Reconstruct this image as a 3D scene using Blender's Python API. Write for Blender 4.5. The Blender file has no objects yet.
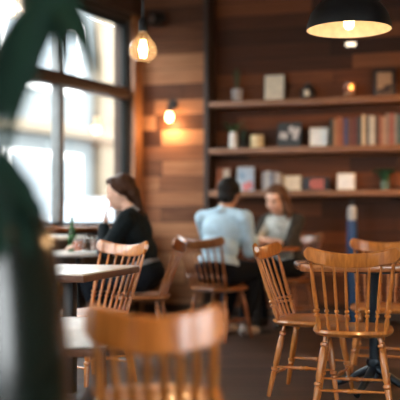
import bpy, bmesh, math, random
from math import pi, sin, cos, radians, sqrt, atan2
from mathutils import Vector, Matrix, Euler
random.seed(7)
S = bpy.context.scene
COL = S.collection
V = Vector
H = 1.07            # eye height of the camera
F = 900.0           # focal length in pixels of a 400 px frame
HY = 215.0          # image row of the horizon

def PX(px, d): return (px - 200.0) / F * d
def PZ(py, d): return H - (py - HY) / F * d

# ------------------------------------------------------------------ materials
MATS = {}
def new_mat(name):
    m = bpy.data.materials.new(name); m.use_nodes = True
    nt = m.node_tree; b = nt.nodes['Principled BSDF']
    MATS[name] = m
    return m, nt, b

def N(nt, kind, **kw):
    n = nt.nodes.new(kind)
    for k, v in kw.items(): setattr(n, k, v)
    return n

def math_node(nt, op, a, b=None):
    n = N(nt, 'ShaderNodeMath', operation=op)
    for i, v in enumerate((a, b)):
        if v is None: continue
        if hasattr(v, 'is_linked') or hasattr(v, 'links'): nt.links.new(v, n.inputs[i])
        else: n.inputs[i].default_value = v
    return n.outputs[0]

def ramp(nt, fac, stops, interp='LINEAR'):
    r = N(nt, 'ShaderNodeValToRGB'); cr = r.color_ramp; cr.interpolation = interp
    while len(cr.elements) < len(stops): cr.elements.new(0.5)
    for e, (p, c) in zip(cr.elements, stops):
        e.position = p; e.color = (*c, 1)
    nt.links.new(fac, r.inputs[0])
    return r.outputs[0]

def plain(name, col, rough=0.6, var=0.12, scale=18, metal=0.0, spec=0.5, bump=0.0, coat=0.0):
    m, nt, b = new_mat(name)
    tc = N(nt, 'ShaderNodeTexCoord'); nz = N(nt, 'ShaderNodeTexNoise')
    nz.inputs['Scale'].default_value = scale; nz.inputs['Detail'].default_value = 3
    nt.links.new(tc.outputs['Object'], nz.inputs['Vector'])
    lo = tuple(c * (1 - var) for c in col); hi = tuple(min(1, c * (1 + var)) for c in col)
    nt.links.new(ramp(nt, nz.outputs[0], [(0.3, lo), (0.7, hi)]), b.inputs['Base Color'])
    b.inputs['Roughness'].default_value = rough; b.inputs['Metallic'].default_value = metal
    b.inputs['Specular IOR Level'].default_value = spec
    b.inputs['Coat Weight'].default_value = coat; b.inputs['Coat Roughness'].default_value = 0.15
    if bump:
        bp = N(nt, 'ShaderNodeBump'); bp.inputs['Strength'].default_value = bump; bp.inputs['Distance'].default_value = 0.01
        nt.links.new(nz.outputs[0], bp.inputs['Height']); nt.links.new(bp.outputs[0], b.inputs['Normal'])
    return m

def wood(name, dark, light, rough=0.35, stretch=(30, 30, 4), coat=0.0, spec=0.5):
    m, nt, b = new_mat(name)
    tc = N(nt, 'ShaderNodeTexCoord'); mp = N(nt, 'ShaderNodeMapping')
    mp.inputs['Scale'].default_value = stretch
    nz = N(nt, 'ShaderNodeTexNoise'); nz.inputs['Scale'].default_value = 1.6; nz.inputs['Detail'].default_value = 5
    nz.inputs['Distortion'].default_value = 0.6
    nt.links.new(tc.outputs['Object'], mp.inputs[0]); nt.links.new(mp.outputs[0], nz.inputs['Vector'])
    nt.links.new(ramp(nt, nz.outputs[0], [(0.3, dark), (0.7, light)]), b.inputs['Base Color'])
    b.inputs['Roughness'].default_value = rough
    b.inputs['Specular IOR Level'].default_value = spec
    b.inputs['Coat Weight'].default_value = coat; b.inputs['Coat Roughness'].default_value = 0.12
    return m

def planks(name, stops, row=0.16, length=1.1, axes='xz', rough=0.6, gap=0.02, bump=0.4, spec=0.5):
    m, nt, b = new_mat(name); L = nt.links
    tc = N(nt, 'ShaderNodeTexCoord'); sp = N(nt, 'ShaderNodeSeparateXYZ'); L.new(tc.outputs['Object'], sp.inputs[0])
    ax = {'x': 0, 'y': 1, 'z': 2}
    a, c = sp.outputs[ax[axes[0]]], sp.outputs[ax[axes[1]]]
    rf = math_node(nt, 'DIVIDE', c, row); r = math_node(nt, 'FLOOR', rf)
    wn = N(nt, 'ShaderNodeTexWhiteNoise', noise_dimensions='1D'); L.new(r, wn.inputs['W'])
    cf = math_node(nt, 'ADD', math_node(nt, 'DIVIDE', a, length), math_node(nt, 'MULTIPLY', wn.outputs['Value'], 7.3))
    k = math_node(nt, 'FLOOR', cf)
    cb = N(nt, 'ShaderNodeCombineXYZ'); L.new(r, cb.inputs[0]); L.new(k, cb.inputs[1])
    w2 = N(nt, 'ShaderNodeTexWhiteNoise', noise_dimensions='2D'); L.new(cb.outputs[0], w2.inputs['Vector'])
    cb2 = N(nt, 'ShaderNodeCombineXYZ')
    L.new(math_node(nt, 'MULTIPLY', a, 2.2), cb2.inputs[0]); L.new(math_node(nt, 'MULTIPLY', c, 34.0), cb2.inputs[1])
    L.new(math_node(nt, 'MULTIPLY', w2.outputs['Value'], 50), cb2.inputs[2])
    g = N(nt, 'ShaderNodeTexNoise'); g.inputs['Scale'].default_value = 1.0; g.inputs['Detail'].default_value = 5
    L.new(cb2.outputs[0], g.inputs['Vector'])
    f = math_node(nt, 'ADD', math_node(nt, 'MULTIPLY', w2.outputs['Value'], 0.72), math_node(nt, 'MULTIPLY', g.outputs[0], 0.42))
    f = math_node(nt, 'SUBTRACT', f, 0.07)
    colr = ramp(nt, f, stops)
    # joints between the boards
    fr = math_node(nt, 'FRACT', rf); fc = math_node(nt, 'FRACT', cf)
    j = math_node(nt, 'MAXIMUM', math_node(nt, 'LESS_THAN', fr, gap / row * 0.35), math_node(nt, 'LESS_THAN', fc, gap / length * 0.3))
    mx = N(nt, 'ShaderNodeMix', data_type='RGBA'); L.new(j, mx.inputs[0]); L.new(colr, mx.inputs[6])
    mx.inputs[7].default_value = (0.012, 0.008, 0.006, 1)
    L.new(mx.outputs[2], b.inputs['Base Color'])
    b.inputs['Roughness'].default_value = rough; b.inputs['Specular IOR Level'].default_value = spec
    bp = N(nt, 'ShaderNodeBump'); bp.inputs['Strength'].default_value = bump; bp.inputs['Distance'].default_value = 0.004
    L.new(math_node(nt, 'SUBTRACT', g.outputs[0], j), bp.inputs['Height']); L.new(bp.outputs[0], b.inputs['Normal'])
    return m

def emit(name, col, strength):
    m, nt, b = new_mat(name)
    b.inputs['Base Color'].default_value = (*col, 1)
    b.inputs['Emission Color'].default_value = (*col, 1); b.inputs['Emission Strength'].default_value = strength
    return m

def glass(name, tint=(1, 1, 1), rough=0.02, ior=1.45, body=0.0, body_col=(1, 1, 1)):
    m, nt, b = new_mat(name); L = nt.links
    out = nt.nodes['Material Output']
    tr = N(nt, 'ShaderNodeBsdfTransparent'); tr.inputs[0].default_value = (*tint, 1)
    gl = N(nt, 'ShaderNodeBsdfGlossy'); gl.inputs['Roughness'].default_value = rough
    fz = N(nt, 'ShaderNodeFresnel'); fz.inputs[0].default_value = ior
    ge = N(nt, 'ShaderNodeNewGeometry')          # only the outer skin of the glass reflects
    fac = math_node(nt, 'MULTIPLY', fz.outputs[0], math_node(nt, 'SUBTRACT', 1.0, ge.outputs['Backfacing']))
    mx = N(nt, 'ShaderNodeMixShader'); L.new(fac, mx.inputs[0]); L.new(tr.outputs[0], mx.inputs[1]); L.new(gl.outputs[0], mx.inputs[2])
    if body:
        b.inputs['Base Color'].default_value = (*body_col, 1); b.inputs['Roughness'].default_value = 0.2
        m2 = N(nt, 'ShaderNodeMixShader'); m2.inputs[0].default_value = body
        L.new(mx.outputs[0], m2.inputs[1]); L.new(b.outputs[0], m2.inputs[2]); L.new(m2.outputs[0], out.inputs[0])
    else:
        L.new(mx.outputs[0], out.inputs[0])
    return m

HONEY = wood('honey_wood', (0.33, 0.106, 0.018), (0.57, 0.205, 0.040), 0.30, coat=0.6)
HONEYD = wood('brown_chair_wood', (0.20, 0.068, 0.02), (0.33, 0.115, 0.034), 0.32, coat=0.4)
TABLEW = wood('table_wood', (0.24, 0.085, 0.028), (0.40, 0.155, 0.052), 0.25, (6, 40, 40), coat=0.3)
PALETOP = wood('pale_table_top', (0.66, 0.61, 0.55), (0.78, 0.73, 0.67), 0.38, (6, 30, 30), coat=0.2)
EDGEW = wood('table_edge_wood', (0.085, 0.036, 0.018), (0.14, 0.06, 0.03), 0.4)
SHELFW = wood('shelf_wood', (0.16, 0.06, 0.021), (0.26, 0.105, 0.037), 0.45, (4, 30, 30))
DARKW = wood('dark_stained_wood', (0.022, 0.012, 0.008), (0.045, 0.024, 0.015), 0.5)
CASEW = wood('casing_wood', (0.20, 0.078, 0.026), (0.32, 0.13, 0.048), 0.45)
BEAMW = wood('window_bar_wood', (0.035, 0.017, 0.011), (0.06, 0.03, 0.018), 0.5)
WALLP = planks('reclaimed_plank_wall', [(0.0, (0.03, 0.011, 0.005)), (0.3, (0.10, 0.036, 0.014)), (0.52, (0.25, 0.10, 0.042)), (0.75, (0.42, 0.20, 0.095)), (1.0, (0.56, 0.34, 0.19))], 0.165, 0.95, spec=0.25)
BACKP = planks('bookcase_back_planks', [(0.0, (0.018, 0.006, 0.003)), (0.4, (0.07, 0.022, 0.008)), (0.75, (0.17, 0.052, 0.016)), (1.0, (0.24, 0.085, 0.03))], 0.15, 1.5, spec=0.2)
FLOORP = planks('floor_planks', [(0.0, (0.020, 0.010, 0.007)), (0.5, (0.042, 0.022, 0.015)), (1.0, (0.075, 0.042, 0.029))], 0.14, 1.6, 'xy', 0.42, 0.015, 0.2)
DARKPL = plain('dark_plaster', (0.03, 0.018, 0.012), 0.8)
CEILM = plain('ceiling_paint', (0.14, 0.09, 0.06), 0.85)
TANPL = plain('tan_plaster', (0.12, 0.065, 0.038), 0.85)
BLACKM = plain('black_metal', (0.012, 0.013, 0.014), 0.4, metal=0.3)
BASEM = plain('blue_black_iron', (0.012, 0.022, 0.032), 0.38, metal=0.4)
STEEL = plain('brushed_steel', (0.5, 0.5, 0.5), 0.3, metal=1.0)
BRASS = plain('aged_brass', (0.25, 0.16, 0.06), 0.35, metal=1.0)
FRAMEM = plain('window_frame_paint', (0.012, 0.014, 0.014), 0.75, spec=.15)
MULLM = plain('window_mullion_paint', (0.16, 0.175, 0.175), 0.45)
CREAM = plain('cream_enamel', (0.75, 0.60, 0.42), 0.5)
GREYW = plain('greyed_white', (0.45, 0.45, 0.44), 0.5)
WHITE = plain('white_paint', (0.78, 0.77, 0.73), 0.45)
CREAMP = plain('cream_paper', (0.72, 0.62, 0.47), 0.8)
PANE = glass('window_glass')
BULBG = glass('bulb_glass', (1.0, 0.96, 0.90), 0.03, 1.4, body=0.05, body_col=(0.9, 0.75, 0.55))
CLEARG = glass('tumbler_glass', (0.93, 0.95, 0.95), 0.04, 1.5, body=0.14, body_col=(0.8, 0.8, 0.8))
GREENG = glass('green_bottle_glass', (0.12, 0.42, 0.12), 0.05, 1.5, body=0.35, body_col=(0.03, 0.16, 0.04))
FILA = emit('bulb_filament', (1.0, 0.66, 0.32), 14)
FLAME = emit('candle_flame', (1.0, 0.45, 0.10), 14)
LAMPE = emit('lamp_bulb_frosted', (1.0, 0.74, 0.42), 5)
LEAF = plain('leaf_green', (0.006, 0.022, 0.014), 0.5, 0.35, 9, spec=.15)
LEAF2 = plain('foliage_green', (0.03, 0.10, 0.03), 0.5, 0.35, 30)
STEMM = plain('leaf_stem', (0.04, 0.08, 0.03), 0.5)
GLAZE = plain('dark_green_glaze', (0.003, 0.008, 0.0065), 0.2, 0.3, 4, spec=.6)
SKIN = plain('skin', (0.66, 0.40, 0.29), 0.5, 0.06)
SKINM = plain('tanned_skin', (0.42, 0.21, 0.13), 0.5, 0.06)
EYE = plain('eye_dark', (0.02, 0.014, 0.012), 0.2)
LIP = plain('lip', (0.42, 0.15, 0.12), 0.4)
SOIL = plain('soil', (0.02, 0.013, 0.009), 0.95, 0.4, 60)

# ------------------------------------------------------------------ mesh helpers
def bm_new(): return bmesh.new()

def add_box(bm, c, s, rot=None, bevel=0.0):
    m = Matrix.Translation(V(c)) @ (rot.to_4x4() if rot else Matrix.Identity(4)) @ Matrix.Diagonal((*s, 1))
    r = bmesh.ops.create_cube(bm, size=1, matrix=m)
    if bevel:
        es = list({e for v in r['verts'] for e in v.link_edges})
        bmesh.ops.bevel(bm, geom=es, offset=bevel, segments=2, affect='EDGES', profile=0.5)

def ring_faces(bm, rings, cap0=True, cap1=True, closed=True):
    n = len(rings[0])
    for a, b in zip(rings[:-1], rings[1:]):
        for i in range(n if closed else n - 1):
            j = (i + 1) % n
            try: bm.faces.new((a[i], a[j], b[j], b[i]))
            except ValueError: pass
    if cap0: bm.faces.new(list(reversed(rings[0])))
    if cap1: bm.faces.new(rings[-1])

def add_lathe(bm, prof, seg=24, c=(0, 0, 0), M=None, cap0=True, cap1=True):
    """prof: list of (radius, z)"""
    M = M or Matrix.Translation(V(c)); rings = []
    for r, z in prof:
        rings.append([bm.verts.new(M @ V((max(r, 1e-4) * cos(2 * pi * i / seg), max(r, 1e-4) * sin(2 * pi * i / seg), z))) for i in range(seg)])
    ring_faces(bm, rings, cap0, cap1)

def axis_matrix(p0, p1):
    p0, p1 = V(p0), V(p1); d = p1 - p0
    q = V((0, 0, 1)).rotation_difference(d.normalized())
    return Matrix.Translation(p0) @ q.to_matrix().to_4x4(), d.length

def add_turned(bm, p0, p1, prof, seg=12):
    """prof: list of (t along, radius)"""
    M, L = axis_matrix(p0, p1)
    add_lathe(bm, [(r, t * L) for t, r in prof], seg, M=M)

def add_tube(bm, pts, r, seg=10):
    pts = [V(p) for p in pts]; rings = []
    rr = r if isinstance(r, (list, tuple)) else [r] * len(pts)
    prev = None
    for i, p in enumerate(pts):
        d = (pts[min(i + 1, len(pts) - 1)] - pts[max(i - 1, 0)]).normalized()
        if prev is None:
            up = V((0, 0, 1)) if abs(d.z) < 0.9 else V((1, 0, 0)); sx = d.cross(up).normalized()
        else:
            sx = (prev - d * prev.dot(d)).normalized()
        prev = sx; sy = d.cross(sx)
        rings.append([bm.verts.new(p + (sx * cos(2 * pi * k / seg) + sy * sin(2 * pi * k / seg)) * rr[i]) for k in range(seg)])
    ring_faces(bm, rings)

def add_ball(bm, c, s, sub=3, rot=None):
    s = (s, s, s) if isinstance(s, (int, float)) else s
    m = Matrix.Translation(V(c)) @ (rot.to_4x4() if rot else Matrix.Identity(4)) @ Matrix.Diagonal((*s, 1))
    bmesh.ops.create_icosphere(bm, subdivisions=sub, radius=1, matrix=m)

def obj(name, bm, mat, parent=None, smooth=40, loc=None, rotz=None, thick=None):
    bmesh.ops.recalc_face_normals(bm, faces=bm.faces)
    me = bpy.data.meshes.new(name); bm.to_mesh(me); bm.free()
    for m in (mat if isinstance(mat, (list, tuple)) else [mat]): me.materials.append(m)
    if smooth:
        for p in me.polygons: p.use_smooth = True
        me.set_sharp_from_angle(angle=radians(smooth))
    o = bpy.data.objects.new(name, me); COL.objects.link(o)
    if parent: o.parent = parent
    if loc is not None: o.location = loc
    if rotz is not None: o.rotation_euler.z = rotz
    if thick:
        md = o.modifiers.new('solid', 'SOLIDIFY'); md.thickness = thick; md.offset = 0
    return o

def tag(o, label, cat, group=None):
    o['label'] = label; o['category'] = cat
    if group: o['group'] = group
    return o

def thing(name, label, cat, loc=(0, 0, 0), rotz=0.0, group=None):
    o = bpy.data.objects.new(name, None); COL.objects.link(o)
    o.location = loc; o.rotation_euler.z = rotz; o.empty_display_size = 0.1
    return tag(o, label, cat, group)

def struct(o):
    o['kind'] = 'structure'; return o

def dup(root, loc, rotz, label, group=None, scale=None):
    def cp(o, par):
        c = o.copy(); COL.objects.link(c)
        if par: c.parent = par
        for ch in o.children: cp(ch, c)
        return c
    r = cp(root, None); r.location = loc; r.rotation_euler = (0, 0, rotz); r['label'] = label
    if group: r['group'] = group
    if scale: r.scale = scale
    return r

# ------------------------------------------------------------------ room frame
CO = V((-0.653, 9.8, 0))                         # far left corner of the room
BA = atan2(-0.287, 0.958)                        # heading of the back wall
BU = V((cos(BA), sin(BA), 0)); BN = V((sin(BA), -cos(BA), 0))
LA = atan2(0.89, 0.455)                          # heading of the window wall
LU = V((cos(LA), sin(LA), 0)); LO = V((-sin(LA), cos(LA), 0))   # LO points outdoors

def bw_t(px, off):
    k = (px - 200.0) / F; q = CO + BN * off
    return (k * q.y - q.x) / (BU.x - k * BU.y)
def bw(px, off, z=0.0):
    p = CO + BN * off + BU * bw_t(px, off); return V((p.x, p.y, z))
def bw_z(px, py, off): return PZ(py, bw(px, off).y)
def lw(x, out, z=0.0):
    p = CO + LU * x + LO * out; return V((p.x, p.y, z))

CEIL = 3.75
LWL = 9.5
PL = lw(-LWL, 0)
RX = 4.3; FY = -2.6
tR = (RX - CO.x) / BU.x
PR = CO + BU * tR

# floor and ceiling as polygons over the room
poly = [CO, V((PL.x, PL.y, 0)), V((PL.x, FY, 0)), V((RX, FY, 0)), V((RX, PR.y, 0))]
def slab(name, z0, z1, mat, grow=0.1):
    bm = bm_new()
    c = sum(poly, V()) / len(poly)
    pts = [p + (p - c).normalized() * grow for p in poly]
    lo = [bm.verts.new((p.x, p.y, z0)) for p in pts]; hi = [bm.verts.new((p.x, p.y, z1)) for p in pts]
    ring_faces(bm, [lo, hi])
    return struct(obj(name, bm, mat, smooth=0))
slab('floor', -0.1, 0.0, FLOORP)
slab('ceiling', CEIL, CEIL + 0.12, CEILM)

# back wall of reclaimed boards
bm = bm_new(); add_box(bm, (tR / 2, 0.06, CEIL / 2), (tR + 0.1, 0.12, CEIL))
struct(obj('wall_back', bm, WALLP, loc=CO, rotz=BA, smooth=0))
# window wall: piers, apron and lintel round three openings
SILL, HEAD = 0.96, 3.13
WIN = [(-2.70, -0.21), (-5.55, -3.08), (-8.30, -5.83)]
bm = bm_new()
add_box(bm, (-LWL / 2, 0.1, SILL / 2), (LWL, 0.2, SILL))
add_box(bm, (-LWL / 2, 0.1, (HEAD + CEIL) / 2), (LWL, 0.2, CEIL - HEAD))
xs = [0.0] + [x for a, b in WIN for x in (b, a)] + [-LWL]
for i in range(0, len(xs), 2):
    add_box(bm, ((xs[i] + xs[i + 1]) / 2, 0.1, (SILL + HEAD) / 2), (xs[i] - xs[i + 1], 0.2, HEAD - SILL))
struct(obj('wall_left', bm, DARKPL, loc=CO, rotz=LA, smooth=0))
# unseen windows added for fill daylight and glare, with apron, lintel and piers
def fill_glazed_wall(wname, first, p0, p1, n_bays, k0, z0=0.5, z1=3.3):
    p0, p1 = V((*p0, 0)), V((*p1, 0)); d = p1 - p0; L_ = d.length; a_ = atan2(d.y, d.x)
    bm = bm_new(); pier = 0.3; wb = (L_ - pier * (n_bays + 1)) / n_bays
    add_box(bm, (L_ / 2, 0.08, z0 / 2), (L_, 0.16, z0)); add_box(bm, (L_ / 2, 0.08, (z1 + CEIL) / 2), (L_, 0.16, CEIL - z1))
    for k in range(n_bays + 1): add_box(bm, (k * (wb + pier) + pier / 2, 0.08, (z0 + z1) / 2), (pier, 0.16, z1 - z0))
    struct(obj(wname, bm, DARKPL, loc=p0, rotz=a_, smooth=0))
    for k in range(n_bays):
        w = bpy.data.objects.new('window_%d' % (k0 + k), None); COL.objects.link(w); struct(w); w.location = p0; w.rotation_euler.z = a_  # added window out of view, lets in fill daylight
        xa = pier + k * (wb + pier); xb = xa + wb; t = .06; bm = bm_new()
        for x in (xa + t / 2, (xa + xb) / 2, xb - t / 2): add_box(bm, (x, .06, (z0 + z1) / 2), (t, .08, z1 - z0))
        for z in (z0 + t / 2, 2.36, z1 - t / 2): add_box(bm, ((xa + xb) / 2, .06, z), (wb, .075, t))
        obj('window_frame', bm, FRAMEM, w, smooth=0)
        bm = bm_new(); add_box(bm, ((xa + xb) / 2, .07, (z0 + z1) / 2), (wb - t, .006, z1 - z0 - t)); obj('pane', bm, PANE, w, smooth=0)
fill_glazed_wall('wall_west', 'w', (PL.x, FY), (PL.x, PL.y), 1, 4)
fill_glazed_wall('wall_front', 'f', (RX, FY), (2.2, FY), 1, 5, 0.2)
fill_glazed_wall('wall_right', 'r', (RX, 0.2), (RX, FY), 1, 6, 0.3)
bm = bm_new(); add_box(bm, ((PL.x + 2.2) / 2, FY - 0.08, CEIL / 2), (2.2 - PL.x, 0.16, CEIL))
struct(obj('wall_front', bm, DARKPL, smooth=0))
bm = bm_new(); add_box(bm, (RX + 0.06, (PR.y + 0.2) / 2, CEIL / 2), (0.12, PR.y - 0.2, CEIL))
struct(obj('wall_right', bm, TANPL, smooth=0))
bm = bm_new(); add_box(bm, (tR / 2, -0.012, 0.06), (tR - 0.1, 0.02, 0.12), bevel=0.004)
struct(obj('baseboard_back', bm, DARKW, loc=CO, rotz=BA))
bm = bm_new(); add_box(bm, (-LWL / 2, -0.012, 0.06), (LWL - 0.1, 0.02, 0.12), bevel=0.004)
struct(obj('baseboard_left', bm, DARKW, loc=CO, rotz=LA))
# wooden casing post between window and corner, and the beam over the windows
bm = bm_new(); add_box(bm, (-0.105, -0.02, 1.72), (0.17, 0.05, 3.2), bevel=0.006)
struct(obj('trim_1', bm, CASEW, loc=CO, rotz=LA))
bm = bm_new(); add_box(bm, (-LWL / 2, -0.03, HEAD + 0.19), (LWL - 0.1, 0.07, 0.22), bevel=0.008)
struct(obj('trim_2', bm, BEAMW, loc=CO, rotz=LA))

for i, (a, b) in enumerate(WIN):
    w = bpy.data.objects.new('window_%d' % (i + 1), None); COL.objects.link(w); struct(w)
    w.location = CO; w.rotation_euler.z = LA
    mid = b - 1.21; t = 0.042
    bm = bm_new()
    for x in (a + t / 2, b - t / 2): add_box(bm, (x, 0.06, (SILL + HEAD) / 2), (t, 0.06, HEAD - SILL), bevel=0.006)
    for z in (SILL + t / 2, HEAD - t / 2): add_box(bm, ((a + b) / 2, 0.06, z), (b - a - 2 * t, 0.06, t), bevel=0.006)
    obj('window_frame', bm, FRAMEM, w)
    bm = bm_new(); add_box(bm, (mid, 0.06, (SILL + HEAD) / 2), (0.085, 0.10, HEAD - SILL - 2 * t), bevel=0.01)
    obj('mullion', bm, MULLM, w)
    bm = bm_new(); add_box(bm, ((a + b) / 2, 0.05, 2.36), (b - a - 2 * t, 0.15, 0.12), bevel=0.01)
    obj('transom', bm, BEAMW, w)
    bm = bm_new(); add_box(bm, ((a + b) / 2, 0.075, (SILL + HEAD) / 2), (b - a - 2 * t, 0.006, HEAD - SILL - 2 * t))
    obj('pane', bm, PANE, w, smooth=0)
    bm = bm_new(); add_box(bm, ((a + b) / 2, -0.07, SILL - 0.02), (b - a + 0.1, 0.20, 0.045), bevel=0.008)
    obj('window_sill', bm, TABLEW, w)

# ------------------------------------------------------------------ windsor chairs
def make_chair(mat, label, group, zr=0.875, W=0.48, seat_w=0.44, zs=0.455, hh=0.080, lean=-0.014, sr=1.0):
    """faces +Y, back at -Y; zr: top of the crest rail"""
    t = thing('windsor_chair', label, 'chair', group=group)
    # saddled seat
    bm = bm_new(); n = 40; D = 0.42
    def outline(k, inset):
        a = 2 * pi * k / n; c, s = cos(a), sin(a)
        e = 0.55
        x = abs(c) ** e * (1 if c > 0 else -1); y = abs(s) ** e * (1 if s > 0 else -1)
        wx = (seat_w / 2) * (1.0 if y > 0 else 1.0 + 0.04 * y)
        return V((x * (wx - inset), y * (D / 2 - inset) - 0.02 * (1 - x * x) * (y < 0), 0))
    rings = []
    for inset, z in ((0.035, -0.040), (0.012, -0.034), (0.0, -0.018), (0.004, -0.006), (0.016, 0.0), (0.05, -0.004), (0.11, -0.010), (0.17, -0.011)):
        rings.append([bm.verts.new(outline(k, inset) + V((0, 0, zs + z))) for k in range(n)])
    ring_faces(bm, rings); obj('seat', bm, mat, t)
    # crest rail: a bowed, bevelled board with rounded ends
    yb = -0.265; th = 0.024; K = 0.07
    bm = bm_new(); rings = []; m = 28
    for i in range(m + 1):
        u = -1 + 2 * i / m; x = u * W / 2
        y = yb - K * (1 - u * u)
        top = zr - 0.014 + 0.040 * u * u - 0.028 * max(0, (abs(u) - 0.9) / 0.1) ** 2
        bot = zr - 0.010 - hh + 0.034 * u * u + 0.022 * max(0, (abs(u) - 0.88) / 0.12) ** 2
        dy = K * 2 * u / (W / 2); tx = V((1, dy, 0)).normalized(); nn = V((-tx.y, tx.x, 0))
        c = V((x, y, 0))
        h2 = th / 2; b = 0.007
        pts = [(-h2, bot + b), (-h2, top - b), (-h2 + b, top), (h2 - b, top), (h2, top - b), (h2, bot + b), (h2 - b, bot), (-h2 + b, bot)]
        rings.append([bm.verts.new(c + nn * o_ + V((0, lean * (z - (zr - hh)) / hh, z))) for o_, z in pts])
    ring_faces(bm, rings); obj('crest_rail', bm, mat, t)
    # spindles and the two stouter posts
    def upright(u, r, name):
        xt = u * (W / 2 - 0.03); ut = xt / (W / 2); yt = yb - K * (1 - ut * ut)
        xb = u * (seat_w / 2 - 0.045); ybm = -0.165 - 0.025 * (1 - u * u)
        p0, p1 = V((xb, ybm, zs - 0.012)), V((xt, yt, zr - hh + 0.012))
        pr = [(0, .75), (.05, .9), (.16, 1.05), (.225, .66), (.235, 1.4), (.258, 1.4), (.268, .62), (.288, .62), (.298, 1.4), (.322, 1.4), (.332, .7), (.38, .98), (.6, .98), (.85, .8), (1, .62)]
        bm = bm_new(); add_turned(bm, p0, p1, [(a, b * r) for a, b in pr], 12); obj(name, bm, mat, t)
    for u in (-1, 1): upright(u, 0.0125 * (0.4 + 0.6 * sr), 'back_post')
    for k in range(6): upright(-1 + (k + 1) * 2 / 7, 0.0088 * sr, 'spindle')
    # splayed turned legs
    tops, bots = {}, {}
    for sx in (-1, 1):
        for sy in (-1, 1):
            p1 = V((sx * 0.145, sy * 0.125 - (0.01 if sy < 0 else 0), zs - 0.036)); p0 = V((sx * 0.205, sy * 0.205 - 0.01, 0))
            tops[sx, sy], bots[sx, sy] = p1, p0
            pr = [(0, .68), (.03, .78), (.3, 1.0), (.34, 1.1), (.355, .75), (.37, 1.32), (.40, 1.32), (.415, .75), (.46, 1.1), (.7, 1.22), (.84, .95), (.855, .68), (.87, 1.25), (.90, 1.25), (.915, .7), (1, .66)]
            bm = bm_new(); add_turned(bm, p0, p1, [(a, b * 0.0165) for a, b in pr], 14); obj('leg', bm, mat, t)
    def at(sx, sy, z): return bots[sx, sy].lerp(tops[sx, sy], z / (zs - 0.036))
    spr = [(0, .6), (.25, .9), (.42, 1.1), (.44, 1.5), (.47, 1.5), (.48, 1.1), (.52, 1.1), (.53, 1.5), (.56, 1.5), (.58, 1.1), (.75, .9), (1, .6)]
    for a, b, z in (((-1, -1), (-1, 1), .175), ((1, -1), (1, 1), .175), ((-1, -1), (1, -1), .13), ((-1, 1), (1, 1), .13)):
        bm = bm_new(); add_turned(bm, at(*a, z), at(*b, z), [(q, r * 0.0095) for q, r in spr], 10); obj('stretcher', bm, mat, t)
    return t

def put(t, seat_xy, face):
    """stand a chair with its seat centre at seat_xy looking along face"""
    t.location = (seat_xy[0], seat_xy[1], 0); t.rotation_euler.z = atan2(face[1], face[0]) - pi / 2
    return t
def ang(face): return atan2(face[1], face[0]) - pi / 2
GRP = 'spindle back chairs around the cafe tables'
chA = make_chair(HONEY, 'honey wood spindle chair in front of the pedestal table at right, seen from behind', GRP, zr=0.885, W=0.488)
put(chA, (0.848, 4.98), (0.20, 1))
chB = dup(chA, (0.68, 5.42, 0), ang((0.93, -0.37)), 'honey wood spindle chair seen from the side at the left of the pedestal table', GRP)
chC = dup(chA, (1.25, 6.15, 0), ang((-0.25, -1)), 'honey wood spindle chair on the far side of the pedestal table, at right edge', GRP)
chD = dup(chA, (-0.71, 5.75, 0), ang((-0.68, -0.73)), 'spindle chair with window light on its rail, tucked at the square table', GRP)
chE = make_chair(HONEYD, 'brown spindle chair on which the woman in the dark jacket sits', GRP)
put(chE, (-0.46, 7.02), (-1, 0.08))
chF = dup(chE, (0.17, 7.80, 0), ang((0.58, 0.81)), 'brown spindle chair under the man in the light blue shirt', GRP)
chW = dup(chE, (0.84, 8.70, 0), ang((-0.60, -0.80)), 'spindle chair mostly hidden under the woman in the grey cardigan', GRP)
chG = make_chair(HONEY, 'blurred orange wood spindle chair with a low back, closest to the viewer at bottom', GRP, zr=0.785, W=0.415, seat_w=0.43, zs=0.475, hh=0.118, lean=0.006, sr=1.65)
put(chG, (-0.135, 2.98), (0.0, 1))

# ------------------------------------------------------------------ tables
# round pedestal table on the right
TX, TY, TZ = 1.055, 5.45, 0.785
t = thing('pedestal_table', 'honey wood table with rounded corners on a dark iron pedestal between three chairs', 'table', (TX, TY, 0))
bm = bm_new(); rings = []
for ins, z in ((.02, -.050), (.006, -.044), (0, -.030), (0, -.012), (.004, -.004), (.014, 0)):
    rr = []
    for cx_, cy_, a0 in ((1, 1, 0), (-1, 1, pi / 2), (-1, -1, pi), (1, -1, 1.5 * pi)):
        for q in range(9):
            a = a0 + q * pi / 16; rr.append(bm.verts.new((cx_ * (.47 - .09) + (.09 - ins) * cos(a), cy_ * (.25 - .09) + (.09 - ins) * sin(a), TZ + z)))
    rings.append(rr)
ring_faces(bm, rings)
obj('tabletop', bm, TABLEW, t)
bm = bm_new(); add_lathe(bm, [(0.14, TZ - .064), (0.14, TZ - .05), (0.05, TZ - .05), (0.0, TZ - .05)], 24); add_lathe(bm, [(0.033, .06), (0.030, .1), (0.03, TZ - .09), (0.05, TZ - .058)], 20)
add_lathe(bm, [(0.045, .16), (0.05, .18), (0.045, .2)], 20); add_lathe(bm, [(0.04, .34), (0.045, .36), (0.04, .38)], 20)
obj('column', bm, BASEM, t)
for k in range(4):
    a = pi / 4 + k * pi / 2 + 0.2
    bm = bm_new(); pts = [V((cos(a) * r, sin(a) * r, z)) for r, z in ((.02, .14), (.07, .115), (.14, .075), (.21, .042), (.26, .022))]
    add_tube(bm, pts, [.028, .026, .023, .02, .02], 10); obj('foot', bm, BASEM, t)
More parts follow.
